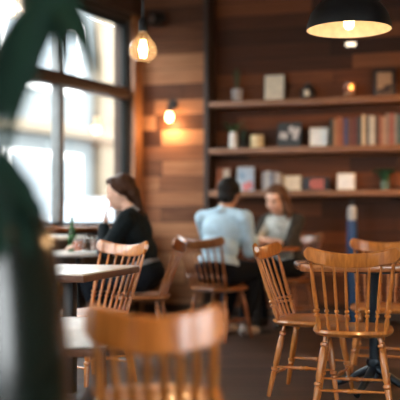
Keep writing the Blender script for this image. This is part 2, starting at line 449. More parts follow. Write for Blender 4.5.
# square table by the plant
n1 = V((-0.62, 4.8, 0)); e1 = V((0.258, 0.966, 0)); e2 = V((-0.966, 0.258, 0)); cc = n1 + e1 * 0.465 + e2 * 0.28
TS = 0.752
t = thing('square_table', 'square cafe table with pale glossy top and brown edge on a black post', 'table', (cc.x, cc.y, 0), atan2(e1.y, e1.x))
bm = bm_new(); add_box(bm, (0, 0, TS - 0.004), (0.915, 0.545, 0.008), bevel=0.002); obj('tabletop', bm, PALETOP, t)
bm = bm_new(); add_box(bm, (0, 0, TS - 0.026), (0.93, 0.56, 0.036), bevel=0.004); obj('edge_band', bm, EDGEW, t)
bm = bm_new(); add_box(bm, (0, 0, 0.36), (0.07, 0.07, 0.69), bevel=0.008); add_box(bm, (0, 0, TS - 0.052), (0.4, 0.3, 0.016)); obj('post', bm, BLACKM, t)
bm = bm_new(); add_box(bm, (0, 0, 0.012), (0.46, 0.40, 0.024), bevel=0.008); obj('base_plate', bm, BLACKM, t)
# small round table of the woman by the window
WX, WY, WZ = -0.985, 7.28, 0.775
t = thing('round_table', 'small round pale-rimmed table by the window with drinks on it', 'table', (WX, WY, 0))
bm = bm_new(); add_lathe(bm, [(0.30, WZ - .03), (0.335, WZ - .026), (0.34, WZ - .012), (0.335, WZ), (0.0, WZ)], 48); obj('tabletop', bm, PALETOP, t)
bm = bm_new(); add_lathe(bm, [(0.025, .03), (0.025, WZ - .05), (0.1, WZ - .03)], 16); obj('column', bm, BLACKM, t)
bm = bm_new(); add_lathe(bm, [(0.2, 0), (0.2, .012), (0.05, .03), (0.0, .03)], 32); obj('base_plate', bm, BLACKM, t)
# couple's table
CX, CY, CZ = 0.53, 8.26, 0.775
t = thing('cafe_table', 'small wooden table between the man in blue and the woman in the cardigan', 'table', (CX, CY, 0), ang((0.6, 0.8)))
bm = bm_new(); add_box(bm, (0, 0, CZ - .016), (0.62, 0.50, 0.032), bevel=0.006); obj('tabletop', bm, TABLEW, t)
bm = bm_new(); add_lathe(bm, [(0.03, .03), (0.03, CZ - .05), (0.1, CZ - .032)], 16); obj('column', bm, BLACKM, t)
bm = bm_new(); add_lathe(bm, [(0.14, 0), (0.14, .012), (0.05, .03), (0.0, .03)], 32); obj('base_plate', bm, BLACKM, t)

# white topped stool below the square table
t = thing('stool', 'low square stool with white padded seat between plant and closest chair', 'stool', (-0.63, 4.15, 0), radians(4))
bm = bm_new(); add_box(bm, (0, 0, 0.53), (0.44, 0.44, 0.095), bevel=0.025); obj('cushion', bm, WHITE, t)
bm = bm_new(); add_box(bm, (0, 0, 0.462), (0.38, 0.38, 0.04), bevel=0.005); obj('seat_frame', bm, EDGEW, t)
for sx in (-1, 1):
    for sy in (-1, 1):
        bm = bm_new(); add_turned(bm, (sx * .185, sy * .185, 0), (sx * .17, sy * .17, .445), [(0, .014), (.5, .019), (1, .019)], 12); obj('leg', bm, EDGEW, t)
for s in (-1, 1):
    bm = bm_new(); add_turned(bm, (-.18, s * .18, .16), (.18, s * .18, .16), [(0, .009), (1, .009)], 10); obj('rung', bm, EDGEW, t)

# sideboard under the window
p = lw(-2.38, -0.36)
t = thing('sideboard', 'dark wooden sideboard with a pale top below the window', 'sideboard', p, LA)
bm = bm_new(); add_box(bm, (0, 0, 0.43), (1.0, 0.40, 0.86), bevel=0.005); obj('body', bm, DARKW, t)
bm = bm_new(); add_box(bm, (0, 0, 0.875), (1.04, 0.43, 0.03), bevel=0.005); obj('top', bm, PALETOP, t)
for s in (-1, 1):
    bm = bm_new(); add_box(bm, (s * .25, -.206, .43), (.46, .014, .74), bevel=0.004); d = obj('door', bm, DARKW, t)
    bm = bm_new(); add_ball(bm, (s * .06, -.224, .5), .013); obj('knob', bm, BRASS, d)

# ------------------------------------------------------------------ drinks on the woman's table
def on_table(px, dy): return V((PX(px, WY + dy), WY + dy, WZ))
t = thing('bottle', 'green glass bottle standing on the small table by the window', 'bottle', on_table(72, -0.02))
bm = bm_new(); add_lathe(bm, [(0.0, .0), (.030, .0), (.034, .006), (.034, .15), (.028, .18), (.014, .215), (.012, .265)], 24); obj('body', bm, GREENG, t)
bm = bm_new(); add_lathe(bm, [(.0145, .255), (.0145, .275), (.012, .28), (0, .28)], 16); obj('cap', bm, plain('bottle_cap', (.02, .05, .02), .4), t)
JUICE = plain('orange_drink', (0.80, 0.16, 0.02), 0.3, 0.1)
t = thing('drinking_glass', 'glass of orange juice standing next to the green bottle', 'glass', on_table(78, -0.16))
bm = bm_new(); add_lathe(bm, [(.0, 0), (.032, 0), (.040, .115), (.037, .115), (.030, .012), (0, .012)], 24, cap1=False, cap0=False); obj('tumbler', bm, CLEARG, t)
bm = bm_new(); add_lathe(bm, [(.0, .013), (.0285, .013), (.0345, .088), (0, .088)], 24); obj('juice', bm, JUICE, t)
COFF = plain('iced_coffee', (0.16, 0.07, 0.03), 0.3, 0.2)
t = thing('drinking_glass', 'tall clear glass with a brown drink between the juice and the woman', 'glass', on_table(87, -0.06))
bm = bm_new(); add_lathe(bm, [(.0, 0), (.030, 0), (.035, .14), (.032, .14), (.028, .012), (0, .012)], 24, cap1=False, cap0=False); obj('tumbler', bm, CLEARG, t)
bm = bm_new(); add_lathe(bm, [(.0, .013), (.027, .013), (.029, .07), (0, .07)], 24); obj('drink', bm, COFF, t)
t = thing('drinking_glass', 'clear glass with pale pink drink closest to the woman in the dark jacket', 'glass', on_table(94, -0.12))
bm = bm_new(); add_lathe(bm, [(.0, 0), (.030, 0), (.036, .13), (.033, .13), (.028, .012), (0, .012)], 24, cap1=False, cap0=False); obj('tumbler', bm, CLEARG, t)
bm = bm_new(); add_lathe(bm, [(.0, .013), (.027, .013), (.030, .10), (0, .10)], 24); obj('drink', bm, plain('pink_drink', (.55, .33, .24), .3), t)

# ------------------------------------------------------------------ lamps
def point(name, loc, watt, rad, col=(1.0, 0.58, 0.26)):
    l = bpy.data.lights.new(name, 'POINT'); l.energy = watt; l.shadow_soft_size = rad; l.color = col
    o = bpy.data.objects.new(name, l); COL.objects.link(o); o.location = loc; return o

def dome_lamp(loc, rim_z, label, R=0.255):
    t = thing('pendant_lamp', label, 'lamp', (loc[0], loc[1], rim_z), group=None)
    prof = [(R, 0), (R * .985, .035), (R * .90, .095), (R * .74, .15), (R * .5, .195), (R * .26, .22), (.035, .23)]
    bm = bm_new(); add_lathe(bm, prof, 48, cap0=False, cap1=False); o = obj('shade', bm, [BLACKM], t); 
    bm = bm_new(); add_lathe(bm, [(r - .005, z - .002 if z > 0 else 0.001) for r, z in prof], 48, cap0=False); obj('shade_lining', bm, CREAM, t)
    bm = bm_new(); add_lathe(bm, [(.035, .225), (.035, .28), (.015, .30), (0, .30)], 20); obj('lamp_cap', bm, BLACKM, t)
    bm = bm_new(); add_turned(bm, (0, 0, .29), (0, 0, CEIL - rim_z), [(0, .006), (1, .006)], 8); obj('cord', bm, BLACKM, t)
    bm = bm_new(); add_lathe(bm, [(.0, .0), (.018, .004), (.03, .02), (.033, .05), (.028, .09), (.018, .13), (.016, .19), (0, .19)], 20); obj('bulb', bm, LAMPE, t)
    return t
LPX, LPD = 349, 5.40
lx = PX(LPX, LPD)
dome_lamp((lx, LPD), PZ(30, LPD), 'black dome pendant lamp with cream inside, hanging above the pedestal table')
point('pendant_light', (lx, LPD, PZ(30, LPD) + 0.03), 11, 0.035, (1.0, 0.70, 0.42))

for k_, (x_, y_, wt_) in enumerate(((2.75, 6.6, 45), (0.55, 1.9, 26), (2.2, 7.6, 24))):  # unseen dome lamps and their lights, added as warm fill
    dome_lamp((x_, y_), 2.2, ['added black dome fill lamp out of frame to the right', 'added unseen black dome fill lamp nearest the viewer', 'added unseen black dome fill lamp by the right end of the bookcase'][k_])
    point('pendant_light', (x_, y_, 2.14), wt_, 0.04)

def edison(px, py, d, label, watt, s=1.0):
    """hanging teardrop filament bulb, centre of the glass at px, py"""
    z = PZ(py, d); x = PX(px, d)
    t = thing('pendant_bulb', label, 'lamp', (x, d, z))
    prof = [(.0, -.09), (.04, -.086), (.075, -.07), (.098, -.035), (.1, 0), (.085, .035), (.055, .075), (.032, .11), (.026, .13)]
    bm = bm_new(); add_lathe(bm, [(r * s, q * s) for r, q in prof], 32, cap1=False); obj('glass_bulb', bm, BULBG, t)
    bm = bm_new(); pts = []
    for k in range(5):
        a = k * 2 * pi / 5
        add_tube(bm, [(.018 * cos(a) * s, .018 * sin(a) * s, -.06 * s), (.028 * cos(a + .4) * s, .028 * sin(a + .4) * s, 0), (.014 * cos(a) * s, .014 * sin(a) * s, .06 * s)], .0055 * s, 6)
    obj('filament', bm, FILA, t)
    bm = bm_new(); add_lathe(bm, [(.03 * s, .12 * s), (.032 * s, .19 * s), (.016 * s, .22 * s), (0, .22 * s)], 20); obj('lamp_holder', bm, BLACKM, t)
    bm = bm_new(); add_turned(bm, (0, 0, .2 * s), (0, 0, CEIL - z), [(0, .007), (1, .007)], 8); obj('cord', bm, BLACKM, t)
    point('filament_light', (x, d, z), watt, 0.03 * s * s, (1.0, 0.66, 0.36))
edison(143, 49, 6.3, 'bare teardrop filament bulb hanging by the window, right of the panes', 9)
edison(11, 5, 4.2, 'bare filament bulb at the top left corner beside the leaf', 3, 0.72)

# wall sconce on the boards
p = bw(173, 0.0, bw_z(173, 105, 0))
t = thing('wall_sconce', 'small glowing wall sconce on the plank wall between window and bookcase', 'lamp', p, BA)
bm = bm_new(); add_lathe(bm, [(0, 0), (.055, 0), (.055, .015), (.045, .025), (0, .025)], 24, M=Matrix.Rotation(pi / 2, 4, 'X')); obj('wall_plate', bm, BLACKM, t)
bm = bm_new(); add_tube(bm, [(0, -.02, 0), (0, -.07, .01), (0, -.11, -.005), (0, -.12, -.04)], .01); add_lathe(bm, [(.024, -.09), (.028, -.04), (.015, -.03)], 16, (0, -.12, 0)); obj('arm', bm, BLACKM, t)
bm = bm_new(); add_lathe(bm, [(0, -.195), (.024, -.187), (.039, -.16), (.04, -.14), (.03, -.11), (.02, -.085), (0, -.085)], 24, (0, -.12, 0)); obj('bulb', bm, emit('sconce_bulb', (1.0, 0.66, 0.32), 9), t)
q = p + BN * 0.12
point('sconce_light', (q.x, q.y, q.z - 0.23), 9, 0.05)

# small black spotlight high on the plank wall
p = bw(162, 0.0, bw_z(162, 20, 0))
t = thing('spotlight', 'small round black spotlight with steel face high on the plank wall', 'spotlight', p, BA)
bm = bm_new(); add_box(bm, (0, -.015, 0), (.08, .03, .08), bevel=.008); add_tube(bm, [(0, -.02, 0), (0, -.07, 0)], .014); obj('bracket', bm, BLACKM, t)
d = V((-.55, -.8, -.1)).normalized()
bm = bm_new(); add_turned(bm, V((.03, -.05, 0)), V((.03, -.05, 0)) + d * .15, [(0, .05), (.1, .072), (1, .078)], 24); obj('housing', bm, BLACKM, t)
bm = bm_new(); add_turned(bm, V((.03, -.05, 0)) + d * .15, V((.03, -.05, 0)) + d * .158, [(0, .045), (1, .045)], 24); obj('lens', bm, STEEL, t)
# small lit rectangular wall light beneath the dome lamp
p = bw(351, 0.035, bw_z(351, 44.5, .035))
t = thing('wall_light', 'tiny bright rectangular light on the boards below the dome lamp', 'lamp', p, BA)
bm = bm_new(); add_box(bm, (0, .012, 0), (.13, .022, .055), bevel=.006); obj('backplate', bm, BLACKM, t)
bm = bm_new(); add_box(bm, (0, -.012, 0), (.095, .03, .028), bevel=.008); obj('diffuser', bm, emit('wall_light_diffuser', (1, .82, .6), 2.2), t)

# ------------------------------------------------------------------ bookcase
SD = 0.28                                        # shelf depth
tl = bw_t(206.5, SD); tr_ = tl + 3.4
SH = [bw_z(212, 105, SD), bw_z(212, 151.5, SD), bw_z(212, 194, SD)]   # centres of the shelf boards
SHT = 0.062
case = thing('bookcase', 'built-in wooden bookcase of three long open shelves along the back wall', 'bookcase', CO + BU * tl, BA)
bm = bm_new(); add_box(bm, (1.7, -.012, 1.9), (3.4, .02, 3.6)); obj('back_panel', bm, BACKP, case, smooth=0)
for x in (0, 3.4):
    bm = bm_new(); add_box(bm, (x, -SD / 2 - .02, 1.87), (.05, SD + .0, 3.6), bevel=.004); obj('side_panel', bm, DARKW, case)
for z in SH:
    bm = bm_new(); add_box(bm, (1.7, -SD / 2 - .023, z), (3.34, SD, SHT), bevel=.004); obj('shelf', bm, SHELFW, case)

def on_shelf(px, i, off=0.17): return bw(px, off, SH[i] + SHT / 2)
def size(px0, px1, py0, py1, off=0.17):
    s = F / bw((px0 + px1) / 2, off).y; return (px1 - px0) / s, (py1 - py0) / s

def small_pot(name, px, i, h, r, mat, label, cat, leaves, lh, spread, lmat=LEAF2, off=.15, tall=False):
    t = thing(name, label, cat, on_shelf(px, i, off), BA)
    bm = bm_new(); add_lathe(bm, [(0, 0), (r * .8, 0), (r, h), (r * .88, h), (r * .84, h * .85), (0, h * .85)], 24); obj('pot', bm, mat, t)
    bm = bm_new(); rnd = random.Random(int(px * 10))
    for k in range(leaves):
        a = rnd.uniform(0, 2 * pi); sp = spread * rnd.uniform(.3, 1); z = lh * rnd.uniform(.6, 1)
        p0 = V((r * .3 * cos(a), r * .3 * sin(a), h * .8)); p1 = V((sp * .55 * cos(a), sp * .55 * sin(a), h + z * .7)); p2 = V((sp * cos(a), sp * sin(a), h + z * (1 if tall else .75)))
        w = .008 if tall else .018
        sd = V((-sin(a), cos(a), 0)); rings = []
        for q, ww in ((p0, w * .4), (p0.lerp(p1, .6), w), (p1, w * .9), (p1.lerp(p2, .6), w * .55), (p2, w * .08)):
            rings.append([bm.verts.new(q + sd * ww), bm.verts.new(q + V((0, 0, .003))), bm.verts.new(q - sd * ww), bm.verts.new(q - V((0, 0, .003)))])
        ring_faces(bm, rings)
    obj('foliage', bm, lmat, t); return t

GREYPOT = plain('pale_grey_pot', (.40, .36, .34), .6)
small_pot('potted_plant', 237, 0, .135, .06, GREYPOT, 'tall thin-leaved plant in a pale grey pot at the left end of the top shelf', 'plant', 22, .24, .06, plain('dry_green', (.06, .07, .03), .6), tall=True)
def picture(px0, px1, py0, py1, i, frame_mat, face_mats, label, name='framed_picture', cat='picture', border=.012, blocks=(), off=.14):
    w, h = size(px0, px1, py0, py1, off)
    t = thing(name, label, cat, on_shelf((px0 + px1) / 2, i, off), BA)
    R = Matrix.Rotation(radians(-6), 3, 'X')     # leans back a little
    def bx(bm, x0, x1, z0, z1, y0, y1, bev=0):
        c = R @ V(((x0 + x1) / 2, (y0 + y1) / 2, (z0 + z1) / 2)); add_box(bm, c, (x1 - x0, y1 - y0, z1 - z0), R, bev)
    bm = bm_new(); bx(bm, -w / 2, w / 2, 0.003, h, 0, .02, .003); obj('frame', bm, frame_mat, t)
    bm = bm_new(); bx(bm, -w / 2 + border, w / 2 - border, border, h - border, -.003, .002); face = obj('picture', bm, face_mats[0], t)
    for k, (u0, u1, v0, v1, rz) in enumerate(blocks):
        bm = bm_new(); bw_, bh = w - 2 * border, h - 2 * border
        c = R @ V((-bw_ / 2 + (u0 + u1) / 2 * bw_, -.0035, border + (v0 + v1) / 2 * bh))
        add_box(bm, c, ((u1 - u0) * bw_, .003, (v1 - v0) * bh), R @ Matrix.Rotation(rz, 3, 'Y')); obj('print_patch', bm, face_mats[1 + k % (len(face_mats) - 1)], face)
    return t
GREYP = plain('grey_print', (.10, .10, .10), .7); DKGREEN = plain('dark_green_print', (.02, .03, .028), .6)
picture(263, 285, 75, 103, 0, BLACKM, [CREAMP], 'dark framed blank cream picture in the middle of the top shelf', border=.014)
picture(373.5, 395, 67, 96, 0, BLACKM, [plain('tan_print', (.42, .24, .13), .7), plain('brown_print', (.05, .03, .022), .7)], 'black framed tan and brown picture at the right end of the top shelf', border=.034, blocks=((.05, .95, .03, .24, 0), (.45, .98, .2, .42, -.5)))
picture(277, 301, 122, 148, 1, DKGREEN, [plain('charcoal_print', (.035, .042, .045), .6), plain('pale_print', (.50, .47, .45), .7)], 'dark green picture with pale blotches on the middle shelf', border=.006, blocks=((.08, .42, .35, .62, .2), (.5, .72, .55, .85, -.4), (.7, .92, .3, .8, .3)))
# dark jar, candle
t = thing('jar', 'small dark round jar with a pale label on the top shelf', 'jar', on_shelf(308, 0), BA)
bm = bm_new(); add_lathe(bm, [(0, 0), (.06, 0), (.075, .03), (.075, .09), (.055, .118), (.035, .125), (0, .125)], 28); obj('body', bm, BLACKM, t)
bm = bm_new(); add_lathe(bm, [(.045, .12), (.045, .15), (.012, .16), (.012, .178), (0, .178)], 20); obj('lid', bm, BLACKM, t)
bm = bm_new(); add_box(bm, (0, -.075, .06), (.05, .006, .06), bevel=.002); obj('label_patch', bm, CREAMP, t)
t = thing('candle_holder', 'glass candle holder with a burning candle on the top shelf', 'candle', on_shelf(349.5, 0), BA)
bm = bm_new(); add_lathe(bm, [(0, 0), (.06, 0), (.066, .01), (.066, .15), (.061, .15), (.061, .012), (0, .012)], 28, cap0=False, cap1=False); obj('holder', bm, glass('candle_glass', (.9, .75, .6), .1, 1.45, .35, (.45, .28, .19)), t)
bm = bm_new(); add_lathe(bm, [(0, .013), (.045, .013), (.045, .08), (0, .08)], 20); obj('candle', bm, CREAMP, t)
bm = bm_new(); add_lathe(bm, [(.002, .08), (.014, .095), (.017, .108), (.008, .13), (0, .145)], 14, (.02, -.02, 0)); obj('flame', bm, FLAME, t)
# middle shelf
t = thing('vase', 'slim white vase holding a few green sprigs on the middle shelf', 'vase', on_shelf(233, 1), BA)
bm = bm_new(); add_lathe(bm, [(0, 0), (.04, 0), (.046, .02), (.044, .14), (.034, .165), (.026, .175), (.02, .175), (.02, .15), (0, .15)], 24); obj('body', bm, WHITE, t)
bm = bm_new(); rnd = random.Random(5)
for k in range(14):
    a = rnd.uniform(0, 2 * pi); L = rnd.uniform(.06, .17); zz = rnd.uniform(.02, .12)
    p0, p1 = V((0, 0, .16)), V((L * cos(a), L * sin(a) * .5, .17 + zz)); sd = V((-sin(a), cos(a), .3)) * .014; m_ = p0.lerp(p1, .6) + V((0, 0, .03))
    rings = [[bm.verts.new(q + sd * w), bm.verts.new(q + V((0, 0, .003))), bm.verts.new(q - sd * w), bm.verts.new(q - V((0, 0, .003)))] for q, w in ((p0, .15), (m_, 1), (p1, .08))]
    ring_faces(bm, rings)
obj('sprigs', bm, LEAF2, t)
small_pot('potted_plant', 243.5, 1, .08, .045, plain('dark_pot', (.03, .025, .02), .6), 'small dark leafy plant between the white vase and the cream candle', 'plant', 26, .17, .07, plain('dusk_green', (.02, .045, .025), .6), off=.1)
t = thing('candle', 'squat cream pillar candle on the middle shelf', 'candle', on_shelf(257, 1), BA)
bm = bm_new(); add_lathe(bm, [(0, 0), (.066, 0), (.069, .006), (.069, .128), (.062, .136), (.03, .13), (0, .128)], 28); obj('wax', bm, plain('yellow_wax', (.68, .54, .30), .5), t)
bm = bm_new(); add_tube(bm, [(0, 0, .125), (0, 0, .15)], .003, 6); obj('wick', bm, BLACKM, t)

def card(px0, px1, py0, py1, i, mat, label, cat='card', name='card', off=.15):
    w, h = size(px0, px1, py0, py1, off)
    t = thing(name, label, cat, on_shelf((px0 + px1) / 2, i, off), BA)
    R = Matrix.Rotation(radians(-8), 3, 'X')
    bm = bm_new(); add_box(bm, R @ V((0, 0.0, h / 2 + .002)), (w, .028, h), R, .004); obj('block', bm, mat, t)
    bm = bm_new(); add_box(bm, R @ V((0, -.015, h / 2 + .002)), (w * .86, .004, h * .86), R); obj('face_sheet', bm, WHITE if mat is CREAMP else CREAMP, t)
    return t
card(309.5, 328.5, 128.5, 148, 1, CREAMP, 'square cream block left of the row of books on the middle shelf', 'sign block')
card(337, 355, 174, 191, 2, CREAMP, 'square cream block right of the dark clock on the lowest shelf', 'sign block')
card(283, 301, 178, 193, 2, plain('yellowish_card', (.62, .55, .36), .7), 'cream and yellowish card left of the dark clock on the lowest shelf', 'card')

# upright books
book_cols = [('dark green', (.02, .035, .03)), ('tan', (.36, .17, .075)), ('orange brown', (.34, .11, .04)), ('rust', (.22, .07, .035)), ('blue', (.03, .06, .16)),
             ('brown', (.14, .055, .03)), ('dark red', (.14, .03, .025)), ('maroon', (.10, .03, .025)), ('dark teal', (.02, .05, .055)), ('cream', (.62, .46, .29)), ('black', (.02, .018, .017)),
             ('pale grey', (.42, .40, .35)), ('white', (.60, .53, .43)), ('dark brown', (.06, .03, .02)), ('red brown', (.24, .08, .045)), ('beige', (.40, .25, .16)),
             ('grey brown', (.22, .15, .12)), ('brick red', (.26, .075, .05)), ('grey', (.20, .18, .17)), ('teal', (.02, .07, .075)), ('charcoal', (.03, .03, .03)), ('sand', (.38, .26, .16)), ('deep green', (.02, .06, .04)), ('walnut', (.09, .045, .03))]
ordn = ['first', 'second', 'third', 'fourth', 'fifth', 'sixth', 'seventh', 'eighth', 'ninth', 'tenth', 'eleventh', 'twelfth', 'thirteenth', 'fourteenth', 'fifteenth', 'sixteenth', 'seventeenth', 'eighteenth', 'nineteenth', 'twentieth', 'twenty-first', 'twenty-second', 'twenty-third', 'twenty-fourth']
PAGES = plain('book_pages', (.60, .50, .36), .9)
def book(name, loc, w, h, d, mat, label, group, rz=BA, lean=0.0):
    """standing book, spine towards the room"""
    t = thing(name, label, 'book', loc, rz, group); t.rotation_euler.y = lean
    bm = bm_new(); c = .003
    for s in (-1, 1): add_box(bm, (s * (w / 2 - c / 2), 0, h / 2), (c, d, h))
    add_box(bm, (0, -d / 2 + c / 2, h / 2), (w, c, h), bevel=.001); obj('cover', bm, mat, t)
    bm = bm_new(); add_box(bm, (0, .002, h / 2), (w - 2 * c - .0004, d - .012, h - .008)); obj('pages', bm, PAGES, t)
tb = bw_t(331, .16); k = 0; rnd = random.Random(11)
tend = bw_t(402, .16); wid = [rnd.uniform(.8, 1.2) for _ in range(20)]; sc = (tend - tb) / sum(wid)
for k in range(20):
    w = wid[k] * sc; nm, c = book_cols[k]
    p = CO + BN * .15 + BU * (tb + w / 2); p.z = SH[1] + SHT / 2
    h = rnd.uniform(.265, .31)
    book('book', p, w - .003, h, .19, plain('cover_' + nm.replace(' ', '_'), c, .6), '%s book, %s from the left in the row on the middle shelf' % (nm, ordn[k]), 'upright books on the middle shelf')
    tb += w
# lowest shelf
picture(215, 230.5, 170, 194, 2, plain('brown_frame', (.22, .08, .04), .6), [plain('rust_print', (.36, .13, .07), .7), plain('ivory_print', (.62, .54, .45), .7)], 'rust and ivory picture behind the head of the man in blue', border=.006, blocks=((.5, .95, .45, .95, 0),))
picture(236, 254, 169.5, 194, 2, WHITE, [plain('pale_blue_print', (.42, .52, .62), .7), plain('pink_print', (.66, .22, .22), .7), plain('sky_print', (.28, .42, .58), .7)], 'upright picture book with pale blue and pink cover behind the couple', 'picture_book', 'book', .006, ((.35, .98, .02, .36, -.5), (.1, .5, .5, .8, .2)))
tb = bw_t(263.5, .16)
for k, (nm, c, h) in enumerate([('grey', (.30, .30, .32), .19), ('white', (.55, .54, .52), .2), ('slate blue', (.18, .21, .27), .185), ('brown-grey', (.25, .20, .18), .195), ('pale', (.5, .46, .42), .18)]):
    p = CO + BN * .15 + BU * (tb + .0185); p.z = SH[2] + SHT / 2
    book('book', p, .034, h, .17, plain('low_cover_' + nm.replace(' ', '_'), c, .6), 'small %s book, %s from the left in the short row above the cardigan woman' % (nm, ordn[k]), 'short row of books on the lowest shelf'); tb += .037
# dark digital clock
w, h = size(303, 329, 178, 191, .15)
t = thing('clock', 'dark box clock with dim red digits on the lowest shelf', 'clock', on_shelf(316, 2, .15), BA)
bm = bm_new(); add_box(bm, (0, 0, h / 2), (w, .06, h), bevel=.006); obj('case', bm, plain('clock_case', (.02, .02, .024), .5), t)
RED = emit('red_digits', (.75, .16, .10), .30)
def bar_set(x0, segs):
    """seven-segment digit"""
    dw, dh, s = .036, .075, .009; bm = bm_new(); zc = h / 2; y = -.031
    P = {'a': (0, dh / 2, dw, s), 'g': (0, 0, dw, s), 'd': (0, -dh / 2, dw, s), 'b': (dw / 2, dh / 4, s, dh / 2), 'c': (dw / 2, -dh / 4, s, dh / 2), 'f': (-dw / 2, dh / 4, s, dh / 2), 'e': (-dw / 2, -dh / 4, s, dh / 2)}
    for q in segs:
        x, z, a, b = P[q]; add_box(bm, (x0 + x, y, zc + z), (a, .004, b))
    obj('digit', bm, RED, t, smooth=0)
bar_set(-.065, 'bc'); bar_set(-.005, 'abcdef'); bar_set(.055, 'abcdef')
small_pot('potted_plant', 385, 2, .09, .05, plain('glass_green_pot', (.10, .16, .12), .3), 'bushy green plant in a small pot at the right end of the lowest shelf', 'plant', 60, .17, .14, plain('deep_green', (.02, .085, .035), .5))

# blue cylinder with white cap against the wall
p = bw(352, .42, 0); s = F / p.y
t = thing('gas_cylinder', 'slim tall blue cylinder with a white top standing by the back wall', 'cylinder', p, BA)
zt = PZ(201, p.y); zb = PZ(220, p.y)
bm = bm_new(); add_lathe(bm, [(0, 0), (.044, 0), (.048, .015), (.048, zb - .06), (.044, zb - .01), (.04, zb)], 28); obj('body', bm, plain('blue_paint', (.015, .06, .17), .4), t)
bm = bm_new(); add_lathe(bm, [(.04, zb), (.046, zb + .02), (.046, zt - .09), (.038, zt - .055), (.02, zt - .045), (0, zt - .045)], 28); obj('shoulder', bm, GREYW, t)
bm = bm_new(); add_lathe(bm, [(.016, zt - .045), (.016, zt - .01), (.024, zt - .008), (.024, zt + .01), (0, zt + .012)], 16); obj('valve', bm, BLACKM, t)

# ------------------------------------------------------------------ big plant in the foreground
VX, VD = -0.60, 2.3
t = thing('potted_plant', 'large blurred dark green plant in a glossy tall floor vase at the left edge', 'plant', (VX, VD, 0))
bm = bm_new(); add_lathe(bm, [(0, 0), (.16, 0), (.18, .02), (.24, .2), (.265, .42), (.268, .58), (.262, .74), (.248, .88), (.232, .98), (.208, 1.06), (.165, 1.105), (.12, 1.12), (.10, 1.13), (.11, 1.15), (.09, 1.15), (.085, 1.1), (0, 1.08)], 48); obj('vase', bm, GLAZE, t)
def blade(pts, widths, droop_n, bm, th=.0012):
    """tapered strip along pts, facing droop_n"""
    rings = []
    for i, (p, w) in enumerate(zip(pts, widths)):
        d = (pts[min(i + 1, len(pts) - 1)] - pts[max(i - 1, 0)]).normalized(); sd = d.cross(droop_n).normalized(); nn = sd.cross(d)
        rings.append([bm.verts.new(p + sd * w + nn * .25 * w), bm.verts.new(p + nn * th), bm.verts.new(p - sd * w + nn * .25 * w), bm.verts.new(p - nn * th)])
    ring_faces(bm, rings)
def W(px, py, d): return V((PX(px, d) - VX, d - VD, PZ(py, d)))
def curve(a, b, c, n=9):
    return [a.lerp(b, i / n).lerp(b.lerp(c, i / n), i / n) for i in range(n + 1)]
def wprof(w, n=9): return [w * (.35 + .65 * sin(pi * min(1, (i / n) * 1.1 + .12)) ** .8) if i < n else w * .04 for i in range(n + 1)]
root_top = V((0, 0, 1.1)); NF = V((0, -1, .25)).normalized()
def lobed_leaf(base, lobes, stem_via):
    bm = bm_new()
    for a, b, c, w in lobes: blade(curve(a, b, c), wprof(w), NF, bm)
    bmesh.ops.smooth_vert
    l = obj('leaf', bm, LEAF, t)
    bm = bm_new(); add_tube(bm, curve(root_top, stem_via, base, 12), [.009 - .0004 * i for i in range(13)], 8); obj('leaf_stem', bm, STEMM, l)
dl = 2.15
lobed_leaf(W(40, -8, dl), [
    (W(38, -8, dl), W(76, 0, dl - .03), W(98, 80, dl - .03), .036),
    (W(42, -6, dl), W(64, 12, dl - .02), W(64, 70, dl - .02), .03),
    (W(44, -10, dl), W(90, -26, dl), W(120, -40, dl), 0.032),
    (W(38, -6, dl), W(50, 40, dl), W(12, 96, dl), 0.036),
    (W(40, -6, dl), W(30, 40, dl - .02), W(8, 120, dl - .02), 0.032),
    (W(40, -12, dl), W(30, -60, dl), W(50, -110, dl), 0.032),
    (W(30, -12, dl), W(56, 6, dl + .01), W(44, 50, dl + .01), 0.040),
], V((.05, -.1, 1.5)))
dl = 2.05
lobed_leaf(W(40, 10, dl), [
    (W(40, 8, dl), W(24, 60, dl - .02), W(0, 176, dl - .02), 0.034),
    (W(40, 6, dl), W(38, 60, dl), W(18, 112, dl), 0.029),
    (W(36, 10, dl), W(2, 60, dl), W(-14, 170, dl), 0.036),
    (W(42, 6, dl), W(70, -30, dl), W(60, -90, dl), 0.032),
], V((.0, -.15, 1.45)))
dl = 2.28
lobed_leaf(W(50, -30, dl), [
    (W(50, -30, dl), W(80, -50, dl), W(110, -8, dl), 0.032),
    (W(50, -30, dl), W(58, 0, dl), W(72, 32, dl), 0.044),
    (W(50, -30, dl), W(46, 0, dl), W(36, 54, dl), .07),
    (W(56, -30, dl), W(66, -10, dl), W(64, 34, dl), .055),
], V((.1, 0, 1.5)))

dl = 2.06
lobed_leaf(W(-25, 190, dl), [
    (W(-25, 190, dl), W(15, 165, dl), W(46, 222, dl - .02), .045),
    (W(-25, 190, dl), W(20, 185, dl), W(30, 258, dl - .02), .045),
    (W(-25, 190, dl), W(0, 190, dl - .02), W(2, 262, dl - .03), .05),
    (W(-25, 188, dl), W(0, 150, dl), W(30, 190, dl), .045),
], V((-.02, -.1, 1.22)))

# ------------------------------------------------------------------ people
def hull_capsule(bm, a, ra, b, rb, flat=None):
    tb_ = bmesh.new()
    for p, r in ((a, ra), (b, rb)):
        bmesh.ops.create_icosphere(tb_, subdivisions=2, radius=r, matrix=Matrix.Translation(V(p)))
    ch = bmesh.ops.convex_hull(tb_, input=tb_.verts)
    kill = [g for g in ch['geom_interior'] if isinstance(g, bmesh.types.BMVert)]
    bmesh.ops.delete(tb_, geom=kill, context='VERTS')
    me = bpy.data.meshes.new('tmp'); tb_.to_mesh(me); tb_.free(); bm.from_mesh(me); bpy.data.meshes.remove(me)

